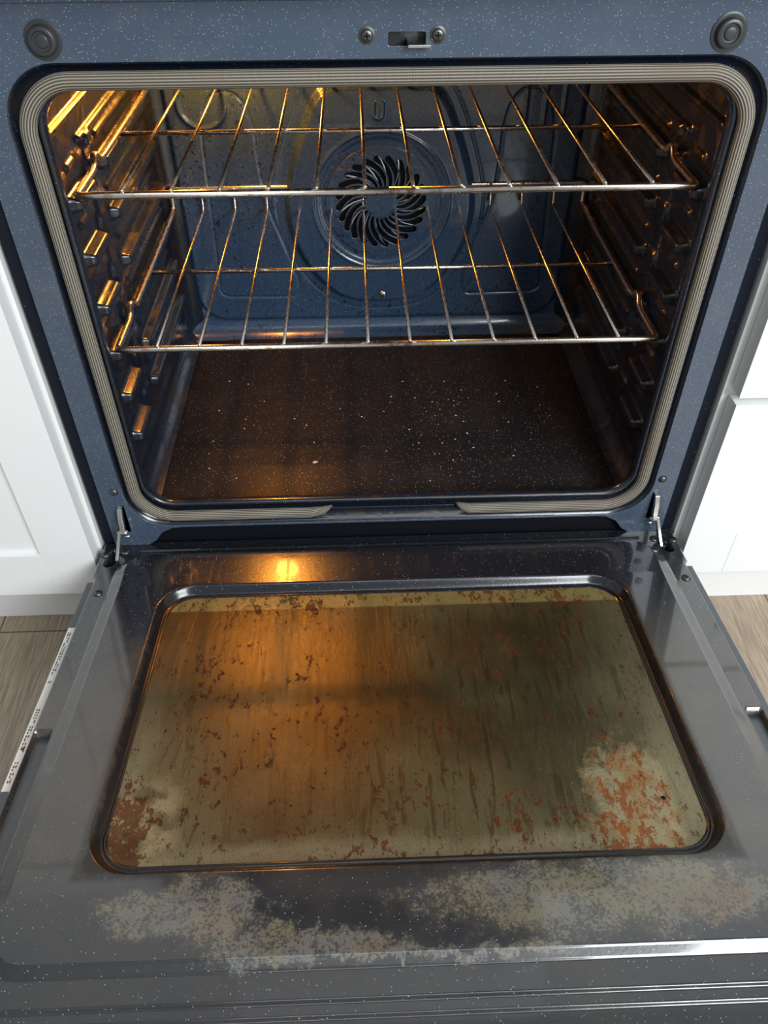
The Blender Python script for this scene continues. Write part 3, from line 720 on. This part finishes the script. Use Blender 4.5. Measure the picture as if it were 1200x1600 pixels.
# rating label on the left edge of the shell
bm = bmesh.new(); bx(bm, -0.3828, -0.3748, -0.352, -0.132, -0.0099, -0.0096)
lab = bm_obj('rating_label', bm, M_LABEL, door)
bm = bmesh.new()
zt = -0.00955
def dash(x0, x1, y0, y1): bx(bm, x0, x1, y0, y1, zt-0.0001, zt+0.0001)
v = 0.140
while v < 0.345:
    if not (0.205 < v < 0.213 or 0.222 < v < 0.252 or 0.305 < v < 0.318):
        L = random.uniform(0.0012, 0.0042)
        for xr in ((-0.3808, -0.3796), (-0.3786, -0.3774)):
            if random.random() < 0.8: dash(xr[0], xr[1], -v-L, -v)
        v += L+random.uniform(0.0006, 0.0022)
    else: v += 0.002
q = [bm.verts.new(p) for p in ((-0.3768, -0.300, zt), (-0.3768, -0.308, zt), (-0.3806, -0.303, zt))]; bm.faces.new(q)
bm_obj('label_print', bm, M_INK, door)

# ------------------------------------------------------------------ racks
def arc_path(pts, r=0.012, n=5):
    P = [Vector(p) for p in pts]; out = [P[0]]
    for i in range(1, len(P)-1):
        a, b, c = P[i-1], P[i], P[i+1]; u = (a-b); v = (c-b); rr_ = min(r, u.length*0.45, v.length*0.45)
        p0 = b+u.normalized()*rr_; p1 = b+v.normalized()*rr_
        for k in range(n+1):
            t = k/n; out.append(p0*(1-t)**2+b*2*t*(1-t)+p1*t*t)
    out.append(P[-1]); return out
def make_rack(label, z):
    t = thing('oven_rack', label, 'oven rack', (0, 0.04, z), group=None)
    y = lambda v: v-0.04
    W = 0.3045
    def side(s): return [(s*W, y(0.104), 0), (s*(W+0.001), y(0.118), 0.001), (s*(W+0.002), y(0.127), 0.008), (s*(W+0.002), y(0.134), 0.008), (s*(W+0.001), y(0.142), 0.0), (s*W, y(0.155), 0), (s*W, y(0.432), 0), (s*W, y(0.434), 0.030)]
    loop = [(0, 0, 0), (W, 0, 0)]+side(1)+side(-1)[::-1]+[(-W, 0, 0), (0, 0, 0)]
    tube('rack_frame', arc_path(loop, 0.006, 4), 0.0038, M_RACK, t, 12)
    tube('cross_bar', [(-W, y(0.2385), -0.0045), (W, y(0.2385), -0.0045)], 0.0029, M_RACK, t, 10)
    for i in range(12):
        x = -0.2596+0.0472*i
        tube('wire', arc_path([(x, -0.0025, 0.0045), (x, y(0.425), 0.0010), (x, y(0.430), 0.032)], 0.006, 4), 0.0020, M_RACK, t, 8)
    return t
upper = make_rack('chrome wire oven rack, the upper one, on a higher support', 0.6125)
lower = thing('oven_rack', 'chrome wire oven rack, the lower one, nearer the oven floor', 'oven rack', (0, 0.04, 0.4410))
for ch in list(upper.children):
    c = ch.copy(); COL.objects.link(c); c.parent = lower
upper['group'] = lower['group'] = 'wire racks in the oven'

# ------------------------------------------------------------------ residue on the oven floor
def flake(name, label, x, y, z, sx, sy, h, m, seed):
    r = random.Random(seed); n = 14; V = [(0, 0, h)]
    for k in range(n):
        a = 2*math.pi*k/n; q = r.uniform(0.7, 1.15); V.append((sx*q*math.cos(a), sy*q*math.sin(a), 0.0))
    for k in range(n):
        V.append((V[k+1][0]*0.6, V[k+1][1]*0.6, h*r.uniform(0.6, 1.2)))
    F = []
    for k in range(n):
        k2 = (k+1) % n; F.append((1+k, 1+k2, 1+n+k2, 1+n+k)); F.append((1+n+k, 1+n+k2, 0))
    o = add_obj(name, mesh(name, V, F), m, None); o.location = (x, y, z)
    return tag(o, label, 'burnt food', None)
M_TAN = plain('tan_residue', (0.42, 0.29, 0.19, 1), 0.8, 0, 0.35)
flake('burnt_flake', 'flat tan triangular flake stuck near the front of the oven floor', 0.111, 0.062, 0.2255, 0.0125, 0.0095, 0.0012, M_TAN, 3)
flake('burnt_flake', 'small pale ragged crumb on the oven floor, left of the middle', -0.098, 0.092, 0.229, 0.0055, 0.004, 0.0016, M_CRUMB, 5)
V, F = [], []
r = random.Random(11)
for k in range(150):
    c = r.random()
    if c < 0.45: x, y_ = r.gauss(0.085, 0.035), r.gauss(0.17, 0.06)
    else: x, y_ = r.uniform(-0.25, 0.25), r.uniform(0.05, 0.30)
    if y_ < 0.04 or y_ > 0.36: continue
    sz = r.choice((0.0005, 0.0007, 0.0009, 0.0014)); zz = 0.2225+float(floorH(np.array([x]), np.array([y_]))[0]); o = len(V)
    V += [(x-sz, y_, zz), (x, y_-sz*r.uniform(.6, 1.4), zz), (x+sz*r.uniform(.7, 1.6), y_, zz), (x, y_+sz, zz), (x, y_, zz+sz*0.8), (x, y_, zz-0.0002)]
    F += [(o, o+1, o+4), (o+1, o+2, o+4), (o+2, o+3, o+4), (o+3, o, o+4), (o+1, o, o+5), (o+2, o+1, o+5), (o+3, o+2, o+5), (o, o+3, o+5)]
tag(add_obj('crumbs', mesh('crumbs', V, F), M_CRUMB, None, False), 'scattered pale crumbs and ash specks on the oven floor', 'crumbs', None, 'stuff')
